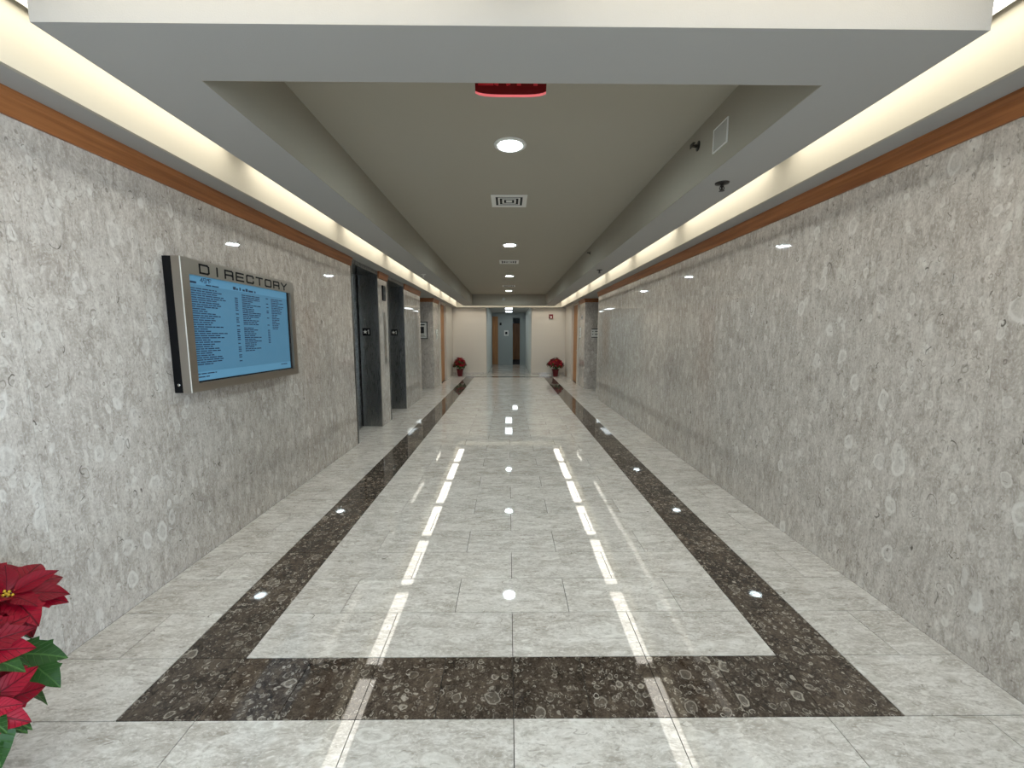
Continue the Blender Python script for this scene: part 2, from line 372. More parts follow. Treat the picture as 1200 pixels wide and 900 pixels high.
for s, wob in ((-1, wl4), (1, wr)):
    panel_y(wob, s, P0, P1)
    xs = [W, 2.72, 3.34, 3.96, 4.6]
    for a, b_ in zip(xs, xs[1:]):
        lo, hi = sorted((s * a, s * b_)); panel_x(wob, lo, hi, P0)
    # painted side walls beyond the pier, around the door
    name = 'wall_left_beyond' if s < 0 else 'wall_right_beyond'
    D0, D1 = 12.32, 13.42
    q = lambda a, b_: tuple(sorted((s * a, s * b_)))
    struct(boxes(name, [q(W, 2.6) + (P1, D0 - 0.06, -0.01, 2.52), q(W, 2.6) + (D1 + 0.06, YE, -0.01, 2.52), q(2.3, 2.6) + (D0 - .06, D1 + .06, -0.01, 2.52)], 'paint'))
    dn = struct(box('door_%d' % (1 if s < 0 else 2), q(2.135, 2.18) + (D0, D1, 0.008, 2.44), 'doorwood'))
    boxes('door_frame', [q(2.06, 2.29) + (D0 - 0.06, D0, 0, 2.5), q(2.06, 2.29) + (D1, D1 + 0.06, 0, 2.5), q(2.06, 2.29) + (D0, D1, 2.44, 2.5)], 'paint', dn)
    bm = bmesh.new(); bx(bm, *q(2.12, 2.135), D0 + 0.05, D0 + 0.11, 0.90, 1.16); bx(bm, *q(2.08, 2.12), D0 + 0.07, D0 + 0.09, 1.02, 1.04); bx(bm, *q(2.07, 2.085), D0 + 0.07, D0 + 0.19, 1.02, 1.04)
    ob('door_handle', bm, 'chrome', dn)
# end wall, corridor beyond it, entrance wall
we = struct(boxes('wall_back', [(-2.6, -CW, YE, YE + 0.16, -0.01, 2.52), (CW, 2.6, YE, YE + 0.16, -0.01, 2.52)], 'paint'))
struct(boxes('baseboard_back', [(-W, -CW, YE - 0.012, YE, 0, 0.10), (CW, W, YE - 0.012, YE, 0, 0.10)], 'wall_stone'))
struct(boxes('wall_corridor_left', [(-CW - 0.15, -CW, YE + 0.16, CY + 0.15, -0.01, CZ + .05)], 'palepaint'))
struct(boxes('wall_corridor_right', [(CW, CW + 0.15, YE + 0.16, CY + 0.15, -0.01, CZ + .05)], 'palepaint'))
struct(boxes('wall_corridor_end', [(-CW, 0.20, CY, CY + 0.12, -0.01, CZ + .05), (0.56, CW, CY, CY + 0.12, -0.01, CZ + .05), (0.20, 0.56, CY, CY + 0.12, 2.34, CZ + .05)], 'coolpaint'))
struct(boxes('wall_far_room', [(-1.2, -1.1, CY + .12, 26, -0.01, 2.7), (1.6, 1.7, CY + .12, 26, -0.01, 2.7), (-1.2, 1.7, 26, 26.1, -0.01, 2.7)], 'coolpaint'))
struct(box('ceiling_far_room', (-1.2, 1.7, CY + .12, 26.1, 2.6, 2.7), 'ceil'))
struct(box('floor_far_room', (-1.1, 1.6, CY + .12, 26, -0.011, 0.002), 'blackmat'))
o = struct(box('door_3', (-0.82, -0.54, CY - 0.055, CY - 0.004, 0.01, 2.42), 'doorwood')); box('door_edge', (-0.838, -0.822, CY - 0.05, CY - 0.004, 0.01, 2.46), 'blackmat', o)
o = struct(box('door_4', (0.22, 0.80, 24.9, 24.95, 0.0, 2.2), 'doorwood')); boxes('door_frame', [(0.14, 0.22, 24.88, 24.97, 0, 2.28), (0.80, 0.88, 24.88, 24.97, 0, 2.28)], 'coolpaint', o)
wb = struct(boxes('wall_front', [(-2.6, -1.75, YB - 0.15, YB, -0.01, 2.52), (1.75, 2.6, YB - 0.15, YB, -0.01, 2.52), (-1.75, 1.75, YB - 0.15, YB, 2.38, 2.52)], 'paint'))
win = struct(boxes('window_1', [(x - 0.03, x + 0.03, YB - 0.10, YB - 0.04, 0, 2.38) for x in (-1.72, -0.865, -0.01, 0.845, 1.72)] + [(-1.69, 1.69, YB - 0.10, YB - 0.04, z, z + 0.06) for z in (0, 2.32)], 'steel'))
for i in range(4): box('pane', (-1.69 + i * 0.855, -0.90 + i * 0.855 - (0.0 if i < 3 else -0.02), YB - 0.075, YB - 0.065, 0.06, 2.32), 'glass', win)

win2 = struct(boxes('window_2', [(2.20, 2.26, y - 0.03, y + 0.03, 0, 2.38) for y in (-2.69, -1.57, -0.45)] + [(2.20, 2.26, -2.66, -0.48, z, z + 0.06) for z in (0, 2.32)], 'steel'))
for a in (-2.66, -1.54): box('pane', (2.225, 2.235, a, a + 1.06, 0.06, 2.32), 'glass', win2)

# ------------------------------------------------------------------ ceilings
ce = struct(box('ceiling', (-PO, PO, PF, PB, ZR, ZR + 0.08), 'ceil'))
# floating soffit around the tray
bm = bmesh.new()
bx(bm, -PO, -PI_, PF, PB, ZC, ZR); bx(bm, PI_, PO, PF, PB, ZC, ZR); bx(bm, -PI_, PI_, PF, PFI, ZC, ZR); bx(bm, -PI_, PI_, PBI, PB, ZC, ZR)
ob('floating_soffit', bm, 'soffit', ce)
boxes('tray_side_shade', [(-PI_, -PI_ + .004, PFI, PBI, ZC + .001, ZR), (PI_ - .004, PI_, PFI, PBI, ZC + .001, ZR), (-PI_ + .004, PI_ - .004, PFI, PFI + .004, ZC + .001, ZR), (-PI_ + .004, PI_ - .004, PBI - .004, PBI, ZC + .001, ZR)], 'tray', ce)  # thin added sheets; their darker colour dims the tray sides
box('leak_stop_slab', (-2.62, 2.62, YB - 0.15, YE + 0.2, 2.945, 3.0), 'soffit', ce)  # unseen slab over the whole hall, added to stop light leaking in
boxes('cove_lid', [(-LE, -PO, FRONT, BACKL, ZK, ZK + 0.14), (PO, LE, FRONT, BACKL, ZK, ZK + 0.14), (-PO, PO, FRONT, PF, ZK, ZK + 0.14), (-PO, PO, PB, BACKL, ZK, ZK + 0.14)], 'cove', ce)
# ledges against the walls and their upright cove faces
boxes('wall_ledge', [(-4.7, -LE - .02, FRONT - .02, BACKL + .02, ZC, ZC + 0.03), (LE + .02, 4.7, FRONT - .02, BACKL + .02, ZC, ZC + 0.03), (-2.6, 2.6, BACKL + .02, YE + 0.16, ZC, ZC + 0.03), (-2.6, 2.6, YB - .15, FRONT - .02, ZC, ZC + 0.03)], 'soffit', ce)
boxes('cove_face', [(-LE - 0.02, -LE, FRONT - .02, BACKL + .02, ZC, 2.945), (LE, LE + 0.02, FRONT - .02, BACKL + .02, ZC, 2.945), (-LE, LE, FRONT - 0.02, FRONT, ZC, 2.945), (-LE, LE, BACKL, BACKL + 0.02, ZC, 2.945)], 'cove', ce)
struct(box('ceiling_corridor', (-CW - .1, CW + .1, YE + 0.16, CY + .12, CZ, CZ + 0.1), 'soffit'))
# timber crown trim, moulded, returning at the ends
def crown(i, s, a, b_):
    pts = [(W + 0.002, ZB), (W - 0.012, ZB), (W - 0.016, ZB + 0.02), (W - 0.022, ZB + 0.07), (W - 0.034, ZB + 0.09), (W - 0.034, ZC), (W + 0.002, ZC)]
    bm = bmesh.new(); prism_y(bm, [(s * x, z) for x, z in pts], a, b_); return struct(ob('trim_%d' % i, bm, 'trimwood'))
crown(1, -1, YB, E1 + 0.012); crown(2, -1, E1b - 0.012, E2 + 0.012); crown(3, -1, E2b - 0.012, WE + 0.012); crown(4, -1, P0 - 0.03, P1)
crown(5, 1, YB, WE + 0.012); crown(6, 1, P0 - 0.03, P1)
struct(box('trim_7', (-4.6, -W, P0 - 0.03, P0, ZB, ZC), 'trimwood')); struct(box('trim_8', (W, 4.6, P0 - 0.03, P0, ZB, ZC), 'trimwood'))

# ------------------------------------------------------------------ cove strip lights
def strip_light(L):
    """shallow channel: lens between two side skirts, added to shield the cove face"""
    t = thing('cove_strip_light', '', 'light')
    bm = bmesh.new(); prism_y(bm, [(-0.112, 0), (-0.112, -0.056), (-0.108, -0.056), (-0.108, -0.03), (0.108, -0.03), (0.108, -0.056), (0.112, -0.056), (0.112, 0)], -L / 2, L / 2); ob('housing', bm, 'white', t)
    bm = bmesh.new(); prism_y(bm, [(-0.105, -0.032), (-0.095, -0.047), (0.095, -0.047), (0.105, -0.032)], -L / 2 + 0.004, L / 2 - 0.004); ob('lens', bm, 'cove_lamp', t)
    for e in (-1, 1): box('end_cap', (-0.112, 0.112, min(e * L / 2, e * (L / 2 + 0.006)), max(e * L / 2, e * (L / 2 + 0.006)), -0.056, 0), 'white', t)
    return t
sl = strip_light(1.48); first = True
cove_lbl = {-1: 'white strip light hidden in the cove slot above the elevator side wall', 1: 'white strip light hidden in the cove slot above the unbroken stone wall'}
cove_grp = {-1: 'cove strip lights on the elevator side', 1: 'cove strip lights on the unbroken wall side'}
for s in (-1, 1):
    for k in range(8):
        loc = (s * 1.762, 2.12 + 1.70 * k, ZK)
        if first: sl.location = loc; sl['label'] = cove_lbl[s]; sl['group'] = cove_grp[s]; first = False
        else: dup(sl, loc, cove_lbl[s], cove_grp[s])
for x in (-0.82, 0.82):
    dup(sl, (x, 1.24, ZK), 'white strip light in the cove slot along the front edge of the tray ceiling', 'front cove strip lights', math.pi / 2)
    dup(sl, (x, 14.62, ZK), 'white strip light in the cove slot before the end wall', 'end cove strip lights', math.pi / 2)

# ------------------------------------------------------------------ downlights, vents, heads
def downlight():
    t = thing('recessed_downlight', '', 'light')
    bm = bmesh.new(); lathe(bm, [(0.085, 0.0), (0.118, 0.0), (0.116, -0.006), (0.088, -0.010), (0.085, -0.004)], 32, close=False); ob('trim_ring', bm, 'white', t, smooth=True)
    bm = bmesh.new(); lathe(bm, [(0.084, -0.001), (0.078, -0.004), (0.05, -0.007), (0.02, -0.008)], 32); ob('lens', bm, 'down_lamp', t)
    return t
dlt = downlight(); dlab = ['round downlight between the exit sign and the first square air vent', 'round downlight between the first and second square air vents', 'round downlight between the second and third square air vents', 'round downlight at the end of the tray, past the last air vent']
for i, y in enumerate((3.10, 6.36, 9.64, 12.80)):
    if i == 0: dlt.location = (-0.01, y, ZR); dlt['label'] = dlab[0]; dlt['group'] = 'tray ceiling downlights'
    else: dup(dlt, (0.0, y, ZR), dlab[i], 'tray ceiling downlights')
for x in (-1.1, 0.0, 1.1): dup(dlt, (x, -1.2, ZC), 'round downlight in the low entrance ceiling', 'entrance downlights')
def vent():
    t = thing('air_vent', '', 'vent')
    h = 0.18
    bm = bmesh.new(); bx(bm, -h, h, -h, -h + .045, -0.007, 0); bx(bm, -h, h, h - .045, h, -0.007, 0); bx(bm, -h, -h + .045, -h + .045, h - .045, -0.007, 0); bx(bm, h - .045, h, -h + .045, h - .045, -0.007, 0); ob('frame', bm, 'white', t)
    bm = bmesh.new(); bx(bm, -h + .04, h - .04, -h + .04, h - .04, -0.002, 0); ob('dark_throat', bm, 'blackmat', t)
    for a, z in ((0.112, -0.006), (0.070, -0.006)):
        bm = bmesh.new()
        for (x0, x1, y0, y1) in ((-a, a, -a, -a + .018), (-a, a, a - .018, a), (-a, -a + .018, -a + .018, a - .018), (a - .018, a, -a + .018, a - .018)): bx(bm, x0, x1, y0, y1, z, -0.004)
        ob('louvre', bm, 'white', t)
    bm = bmesh.new(); bx(bm, -0.030, 0.030, -0.030, 0.030, -0.006, -0.004); ob('centre_plate', bm, 'white', t)
    return t
vt = vent(); vlab = ['square white air vent next to the first round downlight', 'square white air vent between the second and third downlights', 'square white air vent before the last downlight']
for i, y in enumerate((4.33, 7.80, 11.55)):
    if i == 0: vt.location = (-0.015, y, ZR); vt['label'] = vlab[0]; vt['group'] = 'tray ceiling air vents'
    else: dup(vt, (-0.01, y, ZR), vlab[i], 'tray ceiling air vents')
def pendant_head(mat):
    t = thing('pendant_sprinkler', '', 'sprinkler')
    bm = bmesh.new(); lathe(bm, [(0.012, 0.0), (0.045, 0.0), (0.043, -0.006), (0.012, -0.012)], 20); ob('escutcheon', bm, mat, t)
    bm = bmesh.new(); lathe(bm, [(0.010, -0.012), (0.011, -0.025), (0.006, -0.028), (0.005, -0.045)], 10); tube(bm, [(-.010, 0, -.022), (-.016, 0, -.035), (-.004, 0, -.05)], .003); tube(bm, [(.010, 0, -.022), (.016, 0, -.035), (.004, 0, -.05)], .003); ob('frame_arms', bm, mat, t)
    bm = bmesh.new(); lathe(bm, [(0.004, -0.048), (0.018, -0.050), (0.018, -0.052), (0.004, -0.053)], 16); ob('deflector', bm, mat, t)
    return t
ph = pendant_head('bronze'); tag(ph, 'dark pendant sprinkler under the soffit close to the square cover plate', 'sprinkler', 'pendant sprinklers'); ph.location = (1.39, 2.80, ZC)
dup(ph, (1.386, 6.40, ZC), 'dark pendant sprinkler under the soffit farther along the unbroken wall side', 'pendant sprinklers')
ph2 = pendant_head('white'); tag(ph2, 'pale pendant sprinkler under the soffit on the elevator side', 'sprinkler', 'pendant sprinklers'); ph2.location = (-1.44, 6.92, ZC)
def side_head():
    t = thing('sidewall_sprinkler', '', 'sprinkler')
    bm = bmesh.new(); lathe(bm, [(0.012, 0.0), (0.034, 0.0), (0.032, 0.008), (0.012, 0.014)], 20); bmesh.ops.rotate(bm, verts=bm.verts, matrix=Matrix.Rotation(-math.pi / 2, 3, 'Y')); ob('escutcheon', bm, 'bronze', t)
    bm = bmesh.new(); tube(bm, [(-0.01, 0, 0), (-0.045, 0, 0)], 0.011, 8); tube(bm, [(-0.04, 0.009, 0), (-0.055, .014, 0), (-0.075, 0.004, 0)], .0035); tube(bm, [(-0.04, -0.009, 0), (-0.055, -.014, 0), (-0.075, -0.004, 0)], .0035); ob('frame_arms', bm, 'bronze', t)
    bm = bmesh.new(); bx(bm, -0.080, -0.077, -0.022, 0.022, -0.014, 0.014); bx(bm, -0.080, -0.05, -0.02, 0.02, 0.012, 0.015); ob('deflector', bm, 'bronze', t)
    for c in t.children: c.scale = (0.6, 1.0, 1.0)
    return t
sh = side_head(); tag(sh, 'dark sidewall sprinkler on the tray face next to the square cover plate', 'sprinkler', 'sidewall sprinklers'); sh.location = (PI_, 2.85, 2.75)
dup(sh, (PI_, 6.42, 2.755), 'dark sidewall sprinkler on the tray face farther down the hall', 'sidewall sprinklers')
t = thing('wall_plate', 'blank square cover plate with a pale rim on the tray side face', 'cover plate', (PI_, 2.55, 2.675))
box('plate', (-0.008, 0, -0.078, 0.078, -0.065, 0.065), 'plate', t, 0.002); boxes('edge_rim', [(-0.011, -0.002, -0.082, -0.076, -0.069, 0.069), (-0.011, -0.002, 0.076, 0.082, -0.069, 0.069), (-0.011, -0.002, -0.076, 0.076, -0.069, -0.063), (-0.011, -0.002, -0.076, 0.076, 0.063, 0.069)], 'white', t)
t = thing('smoke_detector', 'small pale detector on the far end face of the tray', 'detector', (-0.18, PBI, 2.70))
bm = bmesh.new(); lathe(bm, [(0.06, 0), (0.06, 0.02), (0.045, 0.035), (0.02, 0.038)], 20); bmesh.ops.rotate(bm, verts=bm.verts, matrix=Matrix.Rotation(math.pi / 2, 3, 'X')); ob('cover', bm, 'soffit', t)

# exit sign hung behind the front soffit, its curved lower rim just showing
t = thing('exit_sign', 'red acrylic exit sign hanging from the tray ceiling', 'exit sign', (-0.012, 1.93, ZR))
box('canopy', (-0.16, 0.16, -0.05, 0.05, -0.05, 0), 'white', t, 0.004)
bm = bmesh.new(); K = 16; top, bot = [], []
for i in range(K + 1):
    u = -1 + 2 * i / K; top.append((0.168 * u, -0.05)); bot.append((0.168 * u - 0.012 * u * abs(u) ** 6, -0.296 - 0.014 * (1 - abs(u) ** 4)))
prism_y(bm, top + bot[::-1], -0.006, 0.006); ob('acrylic_panel', bm, 'acrylic', t)
bm = bmesh.new()
for (a, b_), (c_, d) in zip(bot, bot[1:]):
    vs = [bm.verts.new(p) for p in ((a, -0.0075, b_ - .001), (c_, -0.0075, d - .001), (c_, 0.0075, d - .001), (a, 0.0075, b_ - .001), (a, -0.0075, b_ + 0.0015), (c_, -0.0075, d + 0.0015), (c_, 0.0075, d + 0.0015), (a, 0.0075, b_ + 0.0015))]
    for f in ((0, 1, 2, 3), (4, 7, 6, 5), (0, 4, 5, 1), (2, 6, 7, 3)): bm.faces.new([vs[i] for i in f])
o = ob('lower_rim', bm, 'exit_red', t)
STROKES = {  # squared extended letters on a 1 x 1 cell
 'D': [[(0, 0), (0, 1), (.85, 1), (1, .85), (1, .15), (.85, 0), (0, 0)]], 'I': [[(.5, 0), (.5, 1)]],
 'R': [[(0, 0), (0, 1), (.88, 1), (1, .88), (1, .55), (.88, .45), (0, .45)], [(.8, .45), (1, .3), (1, 0)]],
 'E': [[(1, 0), (0, 0), (0, 1), (1, 1)], [(0, .5), (.92, .5)]], 'C': [[(1, .75), (1, .88), (.88, 1), (.12, 1), (0, .88), (0, .12), (.12, 0), (.88, 0), (1, .12), (1, .25)]],
 'T': [[(0, 1), (1, 1)], [(.5, 1), (.5, 0)]], 'O': [[(.12, 0), (0, .12), (0, .88), (.12, 1), (.88, 1), (1, .88), (1, .12), (.88, 0), (.12, 0)]],
 'Y': [[(0, 1), (.5, .45), (1, 1)], [(.5, .45), (.5, 0)]], 'X': [[(0, 0), (1, 1)], [(0, 1), (1, 0)]], '1': [[(.2, .8), (.55, 1), (.55, 0)]],
 '4': [[(.8, 0), (.8, 1), (0, .35), (1, .35)]], '9': [[(1, .5), (0, .5), (0, 1), (1, 1), (1, 0), (.1, 0)]], 'F': [[(0, 0), (0, 1), (1, 1)], [(0, .5), (.8, .5)]], '*': [[(.2, .75), (.2, 1), (.6, 1), (.6, .75), (.2, .75)]]}
def stroke_bm(bm, word, place, adv, cw, ch, th, dep, narrow={}):
    """flat stroke letters; place(u, v, d) maps text plane to space"""
    u = 0
    for c in word:
        for line in STROKES.get(c, []):
            for (a, b_), (c2, d2) in zip(line, line[1:]):
                p, q = Vector((u + a * cw, b_ * ch)), Vector((u + c2 * cw, d2 * ch)); dr = (q - p).normalized() * th / 2; nn = Vector((-dr.y, dr.x))
                cs = [p - dr - nn, q + dr - nn, q + dr + nn, p - dr + nn]
                lo = [bm.verts.new(place(k.x, k.y, 0)) for k in cs]; hi = [bm.verts.new(place(k.x, k.y, dep)) for k in cs]
                bm.faces.new(hi); bm.faces.new(lo[::-1])
                for i in range(4): bm.faces.new((lo[i], lo[(i + 1) % 4], hi[(i + 1) % 4], hi[i]))
        u += narrow.get(c, adv)
bm = bmesh.new(); stroke_bm(bm, 'EXIT', lambda u, v, d: (-0.135 + u, -0.006 - d, -0.262 + v), 0.073, 0.05, 0.15, 0.018, 0.002); ob('exit_lettering', bm, 'exit_dim', t)

# ------------------------------------------------------------------ directory display
DYa, DYb, DZa, DZb = 2.51, 3.80, 1.137, 1.968
XF = -W + 0.105
t = thing('directory_display', 'steel framed building directory screen on the stone wall', 'display', (-W, (DYa + DYb) / 2, DZa))
cy, cz = (DYa + DYb) / 2, DZa
def loc(x0, x1, y0, y1, z0, z1): return (x0 + W, x1 + W, y0 - cy, y1 - cy, z0 - cz, z1 - cz)
box('rear_housing', loc(-W, -W + 0.052, DYa, DYb, DZa, DZb), 'black', t)
LY0, LY1, LZ0, LZ1 = 2.575, 3.735, 1.192, 1.872
fr_ = boxes('frame', [loc(-W + 0.052, XF, DYa, LY0, DZa, DZb), loc(-W + 0.052, XF, LY1, DYb, DZa, DZb), loc(-W + 0.052, XF, LY0, LY1, DZa, LZ0), loc(-W + 0.052, XF, LY0, LY1, LZ1, DZb)], 'frame', t)
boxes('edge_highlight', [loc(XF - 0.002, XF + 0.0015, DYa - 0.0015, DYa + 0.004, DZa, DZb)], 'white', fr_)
boxes('screen_bezel', [loc(XF - 0.028, XF - 0.018, LY1 - 0.028, LY1, LZ0, LZ1), loc(XF - 0.028, XF - 0.018, LY0, LY1 - 0.028, LZ0, LZ0 + 0.01)], 'black', t)
scr = box('screen', loc(XF - 0.036, XF - 0.020, LY0, LY1 - 0.028, LZ0 + 0.01, LZ1), 'lcd', t)
SW, SH = LY1 - 0.028 - LY0, LZ1 - LZ0 - 0.01
sx = XF - 0.020
def sq(u0, u1, v0, v1, d=0.0006): return loc(sx - 0.0002, sx + d, LY0 + u0 * SW, LY0 + u1 * SW, LZ0 + 0.01 + v0 * SH, LZ0 + 0.01 + v1 * SH)
boxes('header_band', [sq(0, 1, 0.915, 1.0, 0.0003), sq(0, 1, 0.0, 0.085, 0.0003)], 'lcd_head', scr)
rng = random.Random(3); bars = []
def words(u0, u1, v, h=0.0105):
    u = u0
    while u < u1 - 0.012:
        l = min(rng.uniform(0.018, 0.06), u1 - u)
        bars.append(sq(u, u + l, v, v + h)); u += l + 0.006
rows = 35
for i in range(rows):
    v = 0.875 - i * 0.0213
    if rng.random() < 0.94: words(0.022, 0.022 + rng.uniform(0.10, 0.29), v)
    if rng.random() < 0.82 and i > 1: words(0.385, 0.413, v)
    if i < 31 and rng.random() < 0.93: words(0.455, 0.455 + rng.uniform(0.08, 0.20), v)
    if i < 26 and rng.random() < (0.85 if i < 6 or i > 17 else 0.3): words(0.722, 0.748, v)
    if i < 18: words(0.785, 0.785 + (rng.uniform(0.09, 0.17) if i < 9 else rng.uniform(0.05, 0.10)), v)
words(0.02, 0.17, 0.06); words(0.02, 0.11, 0.03); words(0.865, 0.95, 0.055, 0.012); words(0.14, 0.26, 0.918, 0.012); words(0.02, 0.075, 0.925, 0.02)
for i, l in enumerate((0.035, 0.022, 0.018, 0.03, 0.03, 0.05, 0.022, 0.02)): bars.append(sq(0.375 + i * 0.031, 0.375 + i * 0.031 + l * 0.75, 0.925, 0.945 + (0.012 if i in (0, 2, 4) else 0)))
bm = bmesh.new()
for b_ in bars: bx(bm, *b_)
stroke_bm(bm, '49*F', lambda u, v, d: (sx + W + d, LY0 + 0.10 * SW + u - cy, LZ0 + 0.01 + 0.945 * SH + v - cz), 0.030, 0.021, 0.026, 0.005, 0.0006, {'*': 0.016})
ob('listing_text', bm, 'lcd_text', scr)['kind'] = 'stuff'
for i, ch in enumerate('DIRECTORY'):
    bm = bmesh.new(); stroke_bm(bm, ch, lambda u, v, d: (XF + W + d, DYa + 0.155 + i * 0.117 + u - cy, 1.890 + v - cz), 0.117, 0.078, 0.052, 0.0112, 0.002)
    ob('letter', bm, 'black', fr_)
bm = bmesh.new(); lathe(bm, [(0.009, 0), (0.009, 0.003), (0.006, 0.005)], 14); bmesh.ops.rotate(bm, verts=bm.verts, matrix=Matrix.Rotation(math.pi / 2, 3, 'X'))
ob('side_lock', bm, 'chrome', t, (0.030, DYa - cy, 0.05))

# ------------------------------------------------------------------ elevators
def elevator(a, b_, label):
    t = thing('elevator', label, 'elevator', (-W, a, 0), group='elevators')
    L = b_ - a; D = -0.352
    for y0, y1 in ((0, 0.022), (L - 0.022, L)): box('jamb', (D, 0.004, y0, y1, 0.002, 2.498), 'darksteel', t)
    box('header', (D, 0.0, 0.022, L - 0.022, 2.44, 2.498), 'darksteel', t)
    box('corner_edge', (-0.006, 0.005, L - 0.024, L, 0.002, 2.395), 'steel', t)
    mid = L / 2
    box('door_panel', (D - 0.005, D + 0.030, 0.026, mid - 0.002, 0.012, 2.435), 'darksteel', t)
    box('door_panel', (D - 0.005, D + 0.030, mid + 0.002, L - 0.034, 0.012, 2.435), 'darksteel', t)
    box('shadow_gap', (D - 0.005, D + 0.046, L - 0.034, L - 0.022, 0.012, 2.435), 'blackmat', t)
    box('sill', (D - 0.004, D + 0.05, 0.022, L - 0.022, -0.008, 0.004), 'steel', t); box('threshold_tile', (D + 0.05, -0.001, 0.0, L, -0.009, 0.0), 'floor_stone', t)
    s = box('floor_plate', (-0.26, -0.135, L - 0.028, L - 0.022, 1.485, 1.605), 'black', t, 0.001)
    bm = bmesh.new(); pts = []
    for k in range(10):
        r_ = 0.036 if k % 2 == 0 else 0.016; an = math.pi / 2 + k * math.pi / 5; pts.append((-0.218 + r_ * math.cos(an), 1.545 + r_ * math.sin(an)))
    prism_y(bm, pts, L - 0.030, L - 0.0275)
    stroke_bm(bm, '1', lambda u, v, d: (-0.178 + u, L - 0.028 - d, 1.515 + v), 0.03, 0.03, 0.062, 0.010, 0.002)
    ob('star_and_floor_number', bm, 'white', s)
    return t
elevator(E1 + 0.025, E1b - 0.025, 'dark steel elevator doorway nearer the directory screen')
elevator(E2 + 0.025, E2b - 0.025, 'dark steel elevator doorway past the narrow stone strip')
t = thing('hall_lantern', 'black elevator arrival lantern high on the narrow stone strip', 'indicator', (-W, 6.84, 2.06))
box('housing', (0, 0.025, -0.07, 0.07, 0, 0.24), 'black', t, 0.003)
for z in (0.06, 0.17): box('arrow_lens', (0.025, 0.028, -0.035, 0.035, z - 0.03, z + 0.03), 'ink', t)
t = thing('reflection_plate', 'tall steel plate added in place of a reflection on the narrow stone strip', 'call button', (-W, 6.86, 1.02))  # plate and buttons added where the stone shows a smeared bluish reflection
box('plate', (0, 0.005, -0.065, 0.065, 0, 0.85), 'steel', t, 0.001)
for z in (0.12, 0.22):
    bm = bmesh.new(); lathe(bm, [(0.016, 0.004), (0.016, 0.011), (0.011, 0.013)], 16); bmesh.ops.rotate(bm, verts=bm.verts, matrix=Matrix.Rotation(math.pi / 2, 3, 'Y')); ob('button', bm, 'chrome', t, (0, 0, z))

# ------------------------------------------------------------------ notices and alarms
t = thing('framed_notice', 'black framed paper notice on the pier past the elevators', 'notice', (-2.41, P0, 1.39))
boxes('frame', [(-0.155, 0.155, -0.02, 0, 0, 0.02), (-0.155, 0.155, -0.02, 0, 0.45, 0.47), (-0.155, -0.135, -0.02, 0, 0.02, 0.45), (0.135, 0.155, -0.02, 0, 0.02, 0.45)], 'black', t)
o = box('sheet', (-0.135, 0.135, -0.008, 0, 0.02, 0.45), 'paper', t)
boxes('printing', [(-0.06, 0.06, -0.0088, -0.007, 0.15, 0.33)] + [(-0.10, 0.10 - 0.02 * (i % 3), -0.0088, -0.007, 0.06 + 0.025 * i, 0.068 + 0.025 * i) for i in range(3)] + [(-0.08, 0.08, -0.0088, -0.007, 0.37, 0.40)], 'ink', o)
t = thing('wayfinding_sign', 'white sign with dark rows of lettering on the pier front', 'sign', (2.45, P0, 1.43))
box('plate', (-0.165, 0.165, -0.012, 0, 0, 0.25), 'paper', t)
box('header_bar', (-0.165, 0.165, -0.014, -0.011, 0.225, 0.25), 'ink', t); box('footer_bar', (-0.165, 0.165, -0.014, -0.011, 0.0, 0.02), 'ink', t)
boxes('arrow_rows', [(-0.14 + i * 0.035, -0.115 + i * 0.035 + 0.005 * (i % 2), -0.0135, -0.011, z, z + 0.03) for z in (0.08, 0.155) for i in range(8) if i != 1], 'ink', t)['kind'] = 'stuff'
t = thing('suite_sign', 'small pale suite plate on the pier beside the framed notice', 'sign', (-W, 11.83, 1.38)); box('plate', (0, 0.012, -0.11, 0.11, 0, 0.27), 'paper', t, 0.002); boxes('lettering', [(0.012, 0.0128, -0.08, 0.06 - 0.03 * (i % 2), 0.05 + 0.055 * i, 0.07 + 0.055 * i) for i in range(4)], 'ink', t)
t = thing('suite_sign', 'small pale suite plate on the pier beside the wayfinding sign', 'sign', (W, 11.95, 1.42)); box('plate', (-0.012, 0, -0.09, 0.09, 0, 0.30), 'paper', t, 0.002); boxes('lettering', [(-0.0128, -0.012, -0.06, 0.06 - 0.03 * (i % 2), 0.05 + 0.055 * i, 0.07 + 0.055 * i) for i in range(4)], 'ink', t)
t = thing('suite_number', 'small dark suite number plate high on the pier', 'sign', (W, 11.72, 1.94)); box('plate', (-0.01, 0, -0.08, 0.08, 0, 0.12), 'steel', t, 0.002); boxes('lettering', [(-0.0108, -0.01, -0.05 + 0.04 * i, -0.025 + 0.04 * i, 0.03, 0.09) for i in range(3)], 'ink', t)
t = thing('fire_alarm', 'red fire alarm strobe with white lens on the end wall', 'alarm', (1.555, YE, 2.10))
box('housing', (-0.075, 0.075, -0.045, 0, 0, 0.16), 'red', t, 0.005); box('strobe_lens', (-0.03, 0.03, -0.06, -0.045, 0.03, 0.085), 'white', t, 0.004)
t = thing('notice_sheet', 'white paper notice on the corridor end wall', 'notice', (-0.125, CY, 1.46)); o = box('sheet', (-0.11, 0.11, -0.006, 0, 0, 0.27), 'paper', t); boxes('printing', [(-0.055, 0.055, -0.0068, -0.005, 0.07, 0.2)], 'ink', o)
t = thing('wall_box', 'small dark box high on the corridor end wall', 'sensor', (-0.41, CY, 1.98)); box('housing', (-0.05, 0.05, -0.05, 0, 0, 0.13), 'blackmat', t, 0.006)
